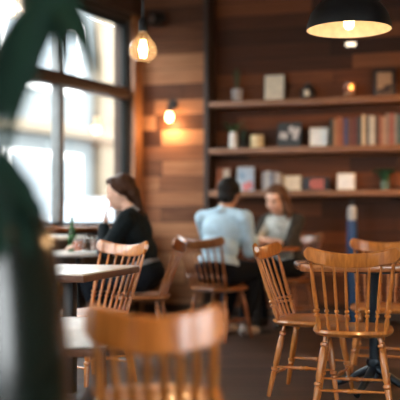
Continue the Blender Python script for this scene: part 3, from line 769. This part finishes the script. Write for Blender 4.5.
HS = 1.0
def hball(bm, c, s, sub=3, rot=None): add_ball(bm, c, tuple(q * HS for q in s), sub, rot)
def hcap(bm, a, ra, b, rb): hull_capsule(bm, a, ra * HS, b, rb * HS)
def remeshed(name, bm, mats, parent, voxel, smooth_it=6, paint=None):
    me = bpy.data.meshes.new('tmp'); bm.to_mesh(me); bm.free()
    o = bpy.data.objects.new('tmp', me); COL.objects.link(o)
    r = o.modifiers.new('r', 'REMESH'); r.mode = 'VOXEL'; r.voxel_size = voxel
    s = o.modifiers.new('s', 'SMOOTH'); s.iterations = smooth_it; s.factor = .5
    dg = bpy.context.evaluated_depsgraph_get()
    m2 = bpy.data.meshes.new_from_object(o.evaluated_get(dg)); m2.name = name
    bpy.data.objects.remove(o); bpy.data.meshes.remove(me)
    m2.materials.clear()
    for m in mats: m2.materials.append(m)
    for p in m2.polygons:
        p.use_smooth = True; p.material_index = 0
        if paint:
            p.material_index = paint(p.center)
    q = bpy.data.objects.new(name, m2); COL.objects.link(q)
    if parent: q.parent = parent
    return q

def ik(s, w, l1, l2, hint):
    s, w, hint = V(s), V(w), V(hint); d = w - s; L = min(d.length, l1 + l2 - .002); dn = d.normalized()
    a = (l1 * l1 - l2 * l2 + L * L) / (2 * L); h = sqrt(max(0, l1 * l1 - a * a))
    side = hint - s; side = (side - dn * side.dot(dn)).normalized()
    return s + dn * a + side * h, s + dn * L

def hand(segs, w, d, n, s=1.0, curl=.35, thumb=1):
    """palm + five fingers; d along the fingers, n out of the back of the hand"""
    d = V(d).normalized(); n = V(n); n = (n - d * n.dot(d)).normalized(); side = d.cross(n) * thumb
    base = V(w)
    for k, (off, L, kl) in enumerate(((.030, .072, .085), (.010, .080, .09), (-.010, .074, .086), (-.029, .058, .08))):
        kn = base + d * kl * s + side * off * s
        segs.append((base + side * off * .55 * s, .015 * s, kn, .0115 * s))
        p = kn; a = curl * .6
        for j, (fr, r) in enumerate(((.45, .0095), (.31, .0085), (.24, .0075))):
            q = p + (d * cos(a) - n * sin(a) + side * off * .8 * (1 if j == 0 else 0)) * L * fr * s
            segs.append((p, (r + .001) * s, q, r * s)); p = q; a += curl
    p = base + side * .022 * s + d * .012 * s; q = p + (d * .6 + side * .75 - n * .25).normalized() * .045 * s; e = q + (d * .9 + side * .3 - n * .3).normalized() * .034 * s; f = e + (d * .95 + side * .05 - n * .3).normalized() * .025 * s
    segs += [(p, .015 * s, q, .0115 * s), (q, .0115 * s, e, .0095 * s), (e, .0095 * s, f, .008 * s)]

def person(label, loc, face, skin, P):
    """seated figure facing local +Y with the seat at z = .455"""
    lean, sc = P['lean'], P.get('scale', 1.0); f = P.get('girth', 1.0)
    hip = V((0, P.get('hip_y', -.06), .545)); ax = V((0, sin(lean), cos(lean)))
    bk = V((0, cos(lean), -sin(lean)))
    T = lambda h, fwd=0, x=0: hip + ax * h + bk * fwd + V((x, 0, 0))
    sw = P.get('shoulder', .178)
    sh = {s: T(.445, .0, s * sw) for s in (-1, 1)}
    legs = {}
    for s in (-1, 1):
        k_ = V((s * P.get('knee_x', .10), hip.y + .42, .535)); an = V((s * (P.get('knee_x', .10) + .01), hip.y + P.get('ankle', .36), .095))
        legs[s] = (hip + V((s * .085, 0.02, -.005)), k_, an)
    arms = {}
    for s in (-1, 1):
        wt, hint = P['arms'][s][:2]; e, w = ik(sh[s], wt, .285, .25, hint); arms[s] = (e, w)
    # head frame
    yaw, pitch = P.get('yaw', 0), P.get('pitch', 0)
    neck0 = T(.50, -.005); hc = T(.655, P.get('head_fwd', .035))
    HR = Matrix.Rotation(yaw, 3, 'Z') @ Matrix.Rotation(-pitch, 3, 'X')
    global HS
    HS = hs = P.get('head', 1.04); hd = lambda x, y, z: hc + HR @ V((x, y, z)) * hs
    # ---- body, one continuous skin
    bm = bm_new(); segs = []
    RB = Matrix.Rotation(-lean, 3, 'X')
    add_ball(bm, T(.05), (.155 * f, .115 * f, .12), 3, RB); add_ball(bm, T(.2), (.135 * f, .10 * f, .14), 3, RB)
    add_ball(bm, T(.35, .01), (.155 * f, .108 * f, .14), 3, RB)
    segs += [(T(.43, 0, -.10), .062, T(.43, 0, .10), .062), (T(.44, 0, -sw), .05, T(.47, 0, -.05), .05), (T(.44, 0, sw), .05, T(.47, 0, .05), .05)]
    segs.append((neck0, .055 * f, hc + HR @ V((0, -.018, -.06)), .05 * f))
    for s in (-1, 1):
        e, w = arms[s]
        segs += [(sh[s], .05 * f, sh[s].lerp(e, .5), .044 * f), (sh[s].lerp(e, .5), .044 * f, e, .036 * f), (e, .036 * f, e.lerp(w, .35), .037 * f), (e.lerp(w, .35), .037 * f, w, .025)]
        hand(segs, w, P['arms'][s][2], P['arms'][s][3], P.get('hand', .95), P['arms'][s][4] if len(P['arms'][s]) > 4 else .35, P['arms'][s][5] if len(P['arms'][s]) > 5 else 1)
        h_, k_, an = legs[s]
        segs += [(h_, .088 * f, k_, .058 * f), (k_, .056 * f, k_.lerp(an, .35), .054 * f), (k_.lerp(an, .35), .054 * f, an, .036), (an + V((0, -.02, -.05)), .036, an + V((0, .14, -.062)), .028)]
    hball(bm, hd(0, -.008, .022), (.074, .094, .094), 3, HR); hball(bm, hd(0, .014, -.03), (.060, .074, .085), 3, HR)
    hball(bm, hd(0, .045, -.088), (.032, .03, .024), 3, HR)
    fsegs = [(hd(0, .080, .012), .0085, hd(0, .094, -.022), .0125), (hd(-.04, .075, .028), .011, hd(.04, .075, .028), .011), (hd(-.016, .083, -.056), .008, hd(.016, .083, -.056), .008), (hd(-.014, .081, -.066), .008, hd(.014, .081, -.066), .008),
             (hd(-.045, .058, -.018), .018, hd(-.03, .06, -.05), .016), (hd(.045, .058, -.018), .018, hd(.03, .06, -.05), .016)]
    for s in (-1, 1): hball(bm, hd(s * .076, -.01, -.008), (.009, .019, .03), 2, HR)
    for q in fsegs: hcap(bm, *q)
    for a in segs: hull_capsule(bm, *a)
    eyes = [hd(s * .031, .080, .004) for s in (-1, 1)]; mo = [hd(x, .09, -.061) for x in (-.014, 0, .014)]
    def paint(c):
        if any((c - e).length < .0118 for e in eyes): return 1
        if any((c - e).length < .011 for e in mo): return 2
        return 0
    body = remeshed('person', bm, [skin, EYE, LIP], None, .0062, 3, paint)
    tag(body, label, 'person')
    body.location = (loc[0], loc[1], 0); body.rotation_euler.z = ang(face); body.scale = (sc, sc, 1 + (sc - 1) * .8)
    # ---- clothes
    g = .014
    def top(name, mat, grow, hem=.02, sleeve=1.0, vox=.009, open_front=False):
        bm = bm_new()
        add_ball(bm, T(max(hem + .05, .06)), (.155 * f + grow, .115 * f + grow, .10), 3, RB); add_ball(bm, T(.2), (.138 * f + grow, .104 * f + grow, .15), 3, RB)
        add_ball(bm, T(.35, .01), (.158 * f + grow, .11 * f + grow, .14 + grow), 3, RB)
        hull_capsule(bm, T(.43, 0, -.10), .064 + grow, T(.43, 0, .10), .064 + grow)
        for s in (-1, 1):
            hull_capsule(bm, T(.44, 0, s * sw), .052 + grow, T(.47, 0, s * .05), .05 + grow)
            e, w = arms[s]; m_ = sh[s].lerp(e, .5)
            hull_capsule(bm, sh[s], .052 * f + grow, m_, .047 * f + grow); hull_capsule(bm, m_, .047 * f + grow, e, .04 * f + grow)
            if sleeve > 0: hull_capsule(bm, e, .04 * f + grow, e.lerp(w, sleeve * .93), .03 + grow)
        o = remeshed(name, bm, mat if isinstance(mat, list) else [mat], body, vox, 4, open_front)
        return o
    for args in P['tops']:
        kw = dict(args[3]) if len(args) > 3 else {}
        if 'panel' in kw:
            hw = kw.pop('panel')
            def op(c, hw=hw):
                l = c - hip; h_ = l.dot(ax); fw = l.dot(bk)
                return 1 if abs(c.x) < hw * (.5 + h_) and fw > .045 and h_ < .52 and abs(c.x) < .13 else 0
            kw['open_front'] = op
        o = top(args[0], args[1], args[2], **kw)
    # collar
    bm = bm_new(); M_, L_ = axis_matrix(T(.485, .0), hc + HR @ V((0, -.018, -.06))); add_lathe(bm, [(.080 * f, -.012), (.067 * f, .02), (.061 * f, .042), (.055 * f, .042), (.058 * f, .02), (.07 * f, -.012)], 24, M=M_, cap0=False, cap1=False); obj('collar', bm, P['collar'], body)
    # trousers and shoes
    bm = bm_new(); add_ball(bm, T(.03), (.162 * f + g, .122 * f + g, .10), 3, RB)
    for s in (-1, 1):
        h_, k_, an = legs[s]; hull_capsule(bm, h_, .088 * f + g, k_, .062 * f + g); hull_capsule(bm, k_, .06 * f + g, an + V((0, 0, .02)), .042 + g)
    remeshed('trousers', bm, [P['trousers']], body, .011, 4)
    for s in (-1, 1):
        an = legs[s][2]; bm = bm_new()
        hull_capsule(bm, an + V((0, -.03, -.04)), .043, an + V((0, .07, -.052)), .04); hull_capsule(bm, an + V((0, .07, -.052)), .04, an + V((0, .17, -.06)), .034)
        hull_capsule(bm, an + V((0, -.01, .0)), .046, an + V((0, -.02, -.05)), .043)
        o = remeshed('shoe', bm, [P['shoes']], body, .008, 3)
        for v in o.data.vertices: v.co.z = max(v.co.z, .003)
    # hair
    bm = bm_new(); P['hair'](bm, hd, HR, T)
    remeshed('hair', bm, [P['hair_mat']], body, .007, 3)
    return body

JACKET = plain('dark_jacket', (.006, .010, .012), .8, .3, 40, bump=.3, spec=.12)
GREYT = plain('grey_top', (.20, .20, .20), .85, spec=.12)
JEANS = plain('dark_trousers', (.006, .008, .012), .85, spec=.12)
SHOE = plain('dark_shoe', (.02, .017, .015), .5)
SHOEL = plain('light_shoe', (.42, .36, .32), .6)
BROWNH = plain('brown_hair', (.045, .020, .011), .45, .4, 60, bump=.5, spec=.12)
DARKH = plain('dark_hair', (.010, .008, .007), .5, .4, 60, bump=.5, spec=.12)
AUBURN = plain('auburn_hair', (.105, .045, .020), .45, .45, 50, bump=.5)
BLUE = plain('light_blue_shirt', (.40, .56, .66), .85, .1, 14, bump=.2)
CARD = plain('grey_cardigan', (.045, .042, .036), .9, .3, 40, bump=.3, spec=.12)
FLORAL = plain('pale_floral_blouse', (.42, .45, .42), .85, .4, 45)

def hair_updo(bm, hd, HR, T):
    hball(bm, hd(0, -.036, .042), (.086, .094, .096), 3, HR)
    hball(bm, hd(0, .022, .092), (.068, .064, .034), 3, HR)
    for s in (-1, 1): hcap(bm, hd(s * .066, .02, .06), .024, hd(s * .076, -.03, .0), .024)
    hball(bm, hd(0, -.09, -.02), (.062, .055, .066), 3, HR)
    hcap(bm, hd(0, -.1, -.03), .044, hd(0, -.115, -.11), .034); hcap(bm, hd(0, -.115, -.11), .034, hd(.01, -.13, -.2), .018)
def hair_short(bm, hd, HR, T):
    hball(bm, hd(0, -.022, .042), (.090, .106, .094), 3, HR); hball(bm, hd(0, .04, .09), (.067, .054, .032), 3, HR)
    hball(bm, hd(0, -.06, -.03), (.072, .055, .066), 3, HR)
    for s in (-1, 1): hcap(bm, hd(s * .07, .012, .03), .018, hd(s * .071, .01, -.025), .012)
def hair_long(bm, hd, HR, T):
    hball(bm, hd(0, -.034, .04), (.092, .10, .10), 3, HR); hball(bm, hd(0, .012, .095), (.074, .066, .034), 3, HR)
    for s in (-1, 1):
        if s > 0: hcap(bm, hd(.07, -.01, .05), .024, hd(.082, -.05, -.04), .026); hcap(bm, hd(.082, -.05, -.04), .026, hd(.08, -.06, -.18), .026); continue
        hcap(bm, hd(s * .068, .02, .055), .026, hd(s * .086, -.015, -.02), .026); hcap(bm, hd(s * .086, -.015, -.02), .026, hd(s * .098, -.02, -.12), .03)
        hcap(bm, hd(s * .098, -.02, -.12), .03, hd(s * .10, -.01, -.22), .02)
    hcap(bm, hd(0, -.08, 0), .06, hd(0, -.09, -.16), .055); hcap(bm, hd(-.05, -.07, -.02), .05, hd(-.06, -.07, -.19), .04); hcap(bm, hd(.05, -.07, -.02), .05, hd(.06, -.07, -.19), .04)

# woman by the window: left hand under her chin, right forearm on the table
person('woman with tied brown hair and dark jacket, chin on hand by the window', (-0.46, 7.02), (-0.97, 0.22), SKIN, dict(
    lean=.25, pitch=.18, yaw=.05, head_fwd=.05, shoulder=.165, girth=.98, scale=1.08, hip_y=-.05, ankle=.28, knee_x=.09,
    arms={-1: ((-.06, .26, .925), (-.14, .42, .6), (.14, -.10, 1.0), (-.3, .9, -.1), .22, -1),
          1: ((.10, .46, .775), (.34, .30, .70), (-.6, .75, .0), (0, .1, 1), .3)},
    tops=[('grey_shirt', GREYT, .007, dict(sleeve=0, hem=.03)), ('jacket', [JACKET, GREYT], .016, dict(hem=0.0, panel=.09))],
    collar=GREYT, trousers=JEANS, shoes=SHOE, hair=hair_updo, hair_mat=BROWNH))
# man in blue, back to the viewer
person('man in a light blue shirt seen from behind, leaning towards the woman in the cardigan', (0.17, 7.80), (0.58, 0.81), SKINM, dict(
    lean=.22, pitch=.22, yaw=.25, head_fwd=.035, shoulder=.20, girth=1.1, scale=1.08, hip_y=-.04, ankle=.25,
    arms={-1: ((-.10, .42, .79), (-.4, .1, .75), (.4, .8, 0), (0, 0, 1), .3),
          1: ((.10, .36, .80), (.26, .0, .60), (-.4, .8, 0), (0, 0, 1), .3)},
    tops=[('shirt', BLUE, .016, dict(hem=0.02))], collar=BLUE, trousers=JEANS, shoes=SHOEL, hair=hair_short, hair_mat=DARKH))
# woman opposite, forearms on the table
person('woman with long auburn hair in a grey cardigan, forearms folded on the table', (0.84, 8.70), (-0.60, -0.80), SKIN, dict(
    lean=.30, pitch=.25, yaw=.02, head_fwd=.05, shoulder=.165, girth=.99, scale=1.06, hip_y=-.05, ankle=.25, knee_x=.12,
    arms={-1: ((.06, .33, .80), (-.36, .12, .78), (1, .12, .0), (0, .1, 1), .3),
          1: ((-.06, .40, .80), (.36, .14, .78), (-1, .10, .0), (0, .1, 1), .3)},
    tops=[('cardigan', [CARD, FLORAL], .016, dict(hem=0.0, sleeve=.30, panel=.16))], collar=FLORAL, trousers=JEANS, shoes=SHOE, hair=hair_long, hair_mat=AUBURN))

# ------------------------------------------------------------------ street outside
ASPH = plain('street_asphalt', (.045, .046, .048), .9); PAVE = plain('pavement', (.3, .3, .3), .9)
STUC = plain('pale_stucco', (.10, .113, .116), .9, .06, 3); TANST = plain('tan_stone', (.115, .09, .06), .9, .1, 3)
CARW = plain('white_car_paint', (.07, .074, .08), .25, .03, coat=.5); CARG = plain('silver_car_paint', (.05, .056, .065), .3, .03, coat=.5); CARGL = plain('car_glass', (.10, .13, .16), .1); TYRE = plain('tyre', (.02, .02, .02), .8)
SHOPG = plain('shop_window', (.07, .09, .105), .3)
bm = bm_new(); add_box(bm, (-2, 9.3, -.16), (44, 18.0, .1)); struct(obj('street_ground', bm, ASPH, loc=CO, rotz=LA, smooth=0))
def car(x, out, flip, mat, label):
    p = lw(x, out); t = thing('car', label, 'car', (p.x, p.y, -.11), LA + (pi if flip else 0))
    prof = [(-2.05, .30), (-2.1, .55), (-2.0, .85), (-1.75, .96), (-1.25, 1.02), (-.75, 1.38), (-.3, 1.47), (.5, 1.46), (.95, 1.36), (1.45, 1.0), (1.85, .92), (2.05, .75), (2.1, .5), (2.05, .3)]
    bm = bm_new(); rings = []
    for s, k in ((-1, .0), (-1, 1.0), (1, 1.0), (1, .0)):
        rings.append([bm.verts.new((x_, s * (.86 - .22 * max(0, z - .95) / .5) if k else s * (.80 - .22 * max(0, z - .95) / .5), .3 + (z - .3) * (1 if k else .97))) for x_, z in prof])
    rings = [rings[0], rings[1], rings[2], rings[3]]
    ring_faces(bm, rings); bmesh.ops.bevel(bm, geom=[e for e in bm.edges], offset=.03, segments=2, affect='EDGES'); obj('body', bm, mat, t)
    for s in (-1, 1):
        bm = bm_new()
        for q in ([(-.95, 1.05), (-.62, 1.34), (-.08, 1.38), (-.08, 1.05)], [(.02, 1.05), (.02, 1.38), (.62, 1.35), (1.15, 1.05)]):
            a = [bm.verts.new((x_, s * (.865 - .22 * (z - .95) / .5), z)) for x_, z in q]; b = [bm.verts.new((x_, s * (.84 - .22 * (z - .95) / .5), z)) for x_, z in q]; ring_faces(bm, [b, a])
        obj('side_window', bm, CARGL, t, smooth=0)
        bm = bm_new(); add_ball(bm, (.85, s * .98, 1.03), (.08, .1, .07), 2); obj('wing_mirror', bm, TYRE, t)
        for x_ in (-1.3, 1.3):
            bm = bm_new(); add_turned(bm, (x_, s * .70, .31), (x_, s * .90, .31), [(0, .29), (.1, .31), (.9, .31), (1, .28)], 28); w = obj('wheel', bm, TYRE, t)
            bm = bm_new(); add_turned(bm, (x_, s * .885, .31), (x_, s * .912, .31), [(0, .2), (1, .17)], 20); obj('hub_cap', bm, STEEL, w)
    for (xa, za), (xb, zb_), nm in (((-1.2, 1.04), (-.78, 1.355), 'rear_window'), ((1.40, 1.03), (.99, 1.335), 'windscreen')):
        bm = bm_new(); n_ = V((zb_ - za, 0, xa - xb)) ; n_ = n_.normalized() * (.02 if n_.z > 0 else -.02)
        vs = [V((xa, -.68, za)), V((xa, .68, za)), V((xb, .58, zb_)), V((xb, -.58, zb_))]
        ring_faces(bm, [[bm.verts.new(v - n_ * .3) for v in vs], [bm.verts.new(v + n_) for v in vs]]); obj(nm, bm, CARGL, t, smooth=0)
    return t
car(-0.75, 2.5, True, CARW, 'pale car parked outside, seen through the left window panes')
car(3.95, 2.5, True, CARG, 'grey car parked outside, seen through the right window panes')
# pale building across the street
b = thing('building', 'pale building across the street with tan pilasters, seen through the window', 'building', lw(-4, 9.2, -.11), LA)
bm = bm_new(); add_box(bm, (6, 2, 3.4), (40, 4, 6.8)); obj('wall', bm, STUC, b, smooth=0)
for k in range(7):
    x = -12.5 + k * 6.0
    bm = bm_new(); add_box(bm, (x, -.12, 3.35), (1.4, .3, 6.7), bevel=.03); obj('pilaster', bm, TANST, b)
    for z, h in ((1.6, 2.4), (5.4, 1.9)):
        bm = bm_new(); add_box(bm, (x + 3.0, -.03, z), (3.2, .1, h)); w = obj('window', bm, WHITE, b)
        bm = bm_new(); add_box(bm, (x + 3.0, -.07, z), (3.0, .06, h - .2)); obj('pane', bm, SHOPG, w)
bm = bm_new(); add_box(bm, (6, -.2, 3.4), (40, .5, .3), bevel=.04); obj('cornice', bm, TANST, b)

# ------------------------------------------------------------------ sky, camera, colour
w = bpy.data.worlds.new('overcast_sky'); S.world = w; w.use_nodes = True
bg = w.node_tree.nodes['Background']; bg.inputs[0].default_value = (0.93, 0.98, 1.0, 1); bg.inputs[1].default_value = 10.0
cam = bpy.data.cameras.new('camera'); co = bpy.data.objects.new('camera', cam); COL.objects.link(co); S.camera = co
co.location = (0, 0, H); co.rotation_euler = (pi / 2, 0, 0)
cam.sensor_fit = 'HORIZONTAL'; cam.sensor_width = 36; cam.lens = 36 * F / 400
cam.shift_y = (HY - 200) / 400
cam.clip_start = 0.05; cam.clip_end = 200
cam.dof.use_dof = True; cam.dof.focus_distance = 4.95; cam.dof.aperture_fstop = 81.0 / 70.0
S.view_settings.view_transform = 'Standard'; S.view_settings.look = 'None'; S.view_settings.gamma = 1.0
S.view_settings.use_curve_mapping = False; S.view_settings.exposure = 0.6
S.cycles.max_bounces = 8; S.cycles.diffuse_bounces = 5; S.cycles.transparent_max_bounces = 16
S.cycles.caustics_reflective = False; S.cycles.caustics_refractive = False
S.cycles.sample_clamp_indirect = 6.0
S.cycles.use_denoising = True
